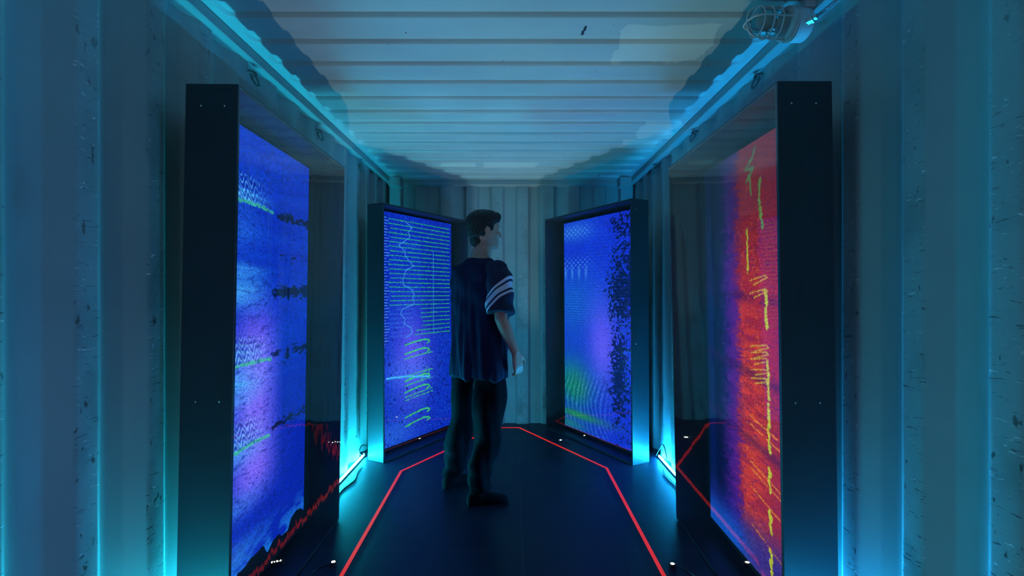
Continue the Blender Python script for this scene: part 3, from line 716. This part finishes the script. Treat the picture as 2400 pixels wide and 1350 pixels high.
# hair: short back and sides, longer on top
hair = MB()
hs = [(-.040, .066, .050, -.046), (-.015, .071, .068, -.034), (.010, .0755, .080, -.026), (.035, .080, .093, -.018), (.060, .083, .105, -.010), (.085, .079, .103, -.004), (.106, .064, .086, 0), (.122, .042, .058, 0), (.130, .016, .022, 0)]
hair.rings([oval(Hd(0, f, z), Rh, Fh, ra, rb, p=2.2) for z, ra, rb, f in hs])
hair.ellipsoid(Hd(0, .070, .088), (Rh, Fh, Z), (.055, .036, .030)); hair.ellipsoid(Hd(0, -.055, -.055), (Rh, Fh, Z), (.050, .034, .045))
for s in (-1, 1): hair.ellipsoid(Hd(s*.066, .018, .028), (Rh, Fh, Z), (.010, .022, .040))
g1 = np.random.default_rng(5)
def hairfold(c):
    a = np.arctan2(c[:, 1]-HO.y, c[:, 0]-HO.x)
    return .0022*np.sin(a*31+c[:, 2]*90)+.0022*np.sin(a*17-c[:, 2]*160)
remesh(hair, 'hair', .0045, pmat('dark_hair', (.012, .010, .010), .45, noise=.5, nscale=90, bump=.6, bscale=260), pbase, person, hairfold, 2)

# t-shirt, oversized: torso part and two sleeves with white bands
m_tee = pmat('navy_cotton', (.006, .011, .045), .85, spec=.2, noise=.15, nscale=30, bump=.15, bscale=300)
tee = MB()
loft(tee, [(c_, ra*.94, rb*.94) for c_, ra, rb in [(B(0, -.005, .765), .205, .150), (B(0, -.005, .82), .207, .152), (B(0, -.005, .95), .205, .148), (B(0, -.002, 1.10), .203, .142), (B(0, .0, 1.22), .203, .138), (B(0, -.002, 1.32), .200, .132), (B(0, -.006, 1.39), .196, .120), (B(0, -.010, 1.44), .165, .100), (B(0, -.012, 1.475), .112, .082), (B(0, -.012, 1.492), .078, .070)]], p=2.5)
def teefold(c):
    r = (c[:, 0]-HC.x)*R.x+(c[:, 1]-HC.y)*R.y; f = (c[:, 0]-HC.x)*F.x+(c[:, 1]-HC.y)*F.y; z = c[:, 2]
    a = np.arctan2(f, r); k = np.clip((1.42-z)/.5, 0, 1)
    return k*(.010*np.sin(a*5+z*3.2)+.006*np.sin(a*11-z*5+1.3)+.004*np.sin(a*19+z*9))+.003*np.sin(z*38+a*3)*np.clip((z-.8)*2, 0, 1)
shirt = remesh(tee, 't_shirt', .007, m_tee, pbase, person, teefold, 3)
# band material: three pale bands across the sleeve
shR = B(.185, -.005, 1.415)
def band_mat(name, p0, w, bands, col, edge):
    m, nt, b = new_mat(name); N = nt.nodes.new; L = nt.links.new
    tc = N('ShaderNodeTexCoord'); sub = N('ShaderNodeVectorMath'); sub.operation = 'DOT_PRODUCT'; L(tc.outputs['Object'], sub.inputs[0]); sub.inputs[1].default_value = tuple(w)
    prev = None
    for c0, hw in bands:
        q = N('ShaderNodeMath'); q.operation = 'COMPARE'; L(sub.outputs['Value'], q.inputs[0]); q.inputs[1].default_value = p0+c0; q.inputs[2].default_value = hw
        if prev is None: prev = q.outputs[0]
        else:
            a = N('ShaderNodeMath'); a.operation = 'MAXIMUM'; L(prev, a.inputs[0]); L(q.outputs[0], a.inputs[1]); prev = a.outputs[0]
    mx = N('ShaderNodeMix'); mx.data_type = 'RGBA'; L(prev, mx.inputs[0]); mx.inputs[6].default_value = (.008, .014, .050, 1); mx.inputs[7].default_value = col; L(mx.outputs[2], b.inputs['Base Color'])
    b.inputs['Roughness'].default_value = .85; return m
for s, el in ((1, elR), (-1, elL)):
    sl = MB(); sh = B(s*.170, -.005, 1.405); d = (el-sh).normalized()
    a_ = (F-d*F.dot(d)).normalized(); b_ = d.cross(a_)
    sl.rings([oval(c, a_, b_, ra, rb, 24, 2.1) for c, ra, rb in ((sh-d*.062-R*s*.045, .030, .042), (sh-d*.040-R*s*.018, .066, .066), (sh+d*.02, .082, .074), (sh+d*.10, .084, .070), (sh+d*.18, .087, .073), (sh+d*.255, .090, .076))])
    wv = (d+Vector((.85*s, -.2, 0))).normalized()
    mat = band_mat('navy_cotton_with_white_bands', (sh-Vector(pbase)).dot(wv)+.115, wv, ((-.030, .0065), (0, .014), (.032, .0065)), (.62, .66, .80, 1), None)
    if s < 0: mat = m_tee
    def sfold(c, sh=sh, d=d): 
        t = (c-np.array(sh))@np.array(d); return .004*np.sin(t*55+c[:, 0]*20)+.003*np.sin(c[:, 0]*60+c[:, 2]*30)
    remesh(sl, 'sleeve', .006, mat, pbase, shirt, sfold, 2)
    bpy.context.view_layer.update()
# trousers, baggy
m_tr = pmat('dark_teal_cotton', (.0022, .0042, .0075), .9, spec=.06, noise=.2, nscale=25, bump=.15, bscale=260)
tr = MB()
loft(tr, [(B(0, 0, 1.0), .155, .118), (B(0, 0, .92), .178, .130), (B(0, -.005, .84), .186, .136), (B(0, 0, .80), .17, .12)])
for hp, kn, an, s in ((hipR, kneR, ankR, 1), (hipL, kneL, ankL, -1)):
    rs = []
    for t, ra in ((0, .088), (.12, .098), (.3, .094), (.5, .086), (.7, .079), (.88, .072), (.96, .070), (1.0, .060)):
        p = hp.lerp(kn, t*2) if t < .5 else kn.lerp(an, (t-.5)*2)
        if t == 1.0: p = an+Z*.0
        rs.append((p, ra))
    tr.rings([oval(p, F, R, ra*1.06, ra*.92, 24, 2.2) for p, ra in rs])
def trfold(c):
    r = (c[:, 0]-HC.x)*R.x+(c[:, 1]-HC.y)*R.y; z = c[:, 2]; f = (c[:, 0]-HC.x)*F.x+(c[:, 1]-HC.y)*F.y
    k = np.clip((.95-z)/.2, 0, 1); lo = np.clip((.45-z)/.35, 0, 1)
    return k*(.008*np.sin(z*17+f*26+r*8)+.005*np.sin(r*46-z*9)+.004*np.sin(f*70+z*14)+lo*.006*np.sin(z*62+f*18+r*12))
trousers = remesh(tr, 'trousers', .007, m_tr, pbase, person, trfold, 3)
m_sk = pmat('black_sock', (.003, .004, .006), .9, spec=.08, noise=.2, nscale=80)
for an, dg_ in ((ankR, 17), (ankL, 42)):
    sk = MB(); foot(sk, an, dg_, .003); sk.tube([Vector((an.x, an.y, .045)), Vector((an.x, an.y, .13))], [.040, .043], 20)
    remesh(sk, 'sock', .005, m_sk, pbase, person, None, 2)
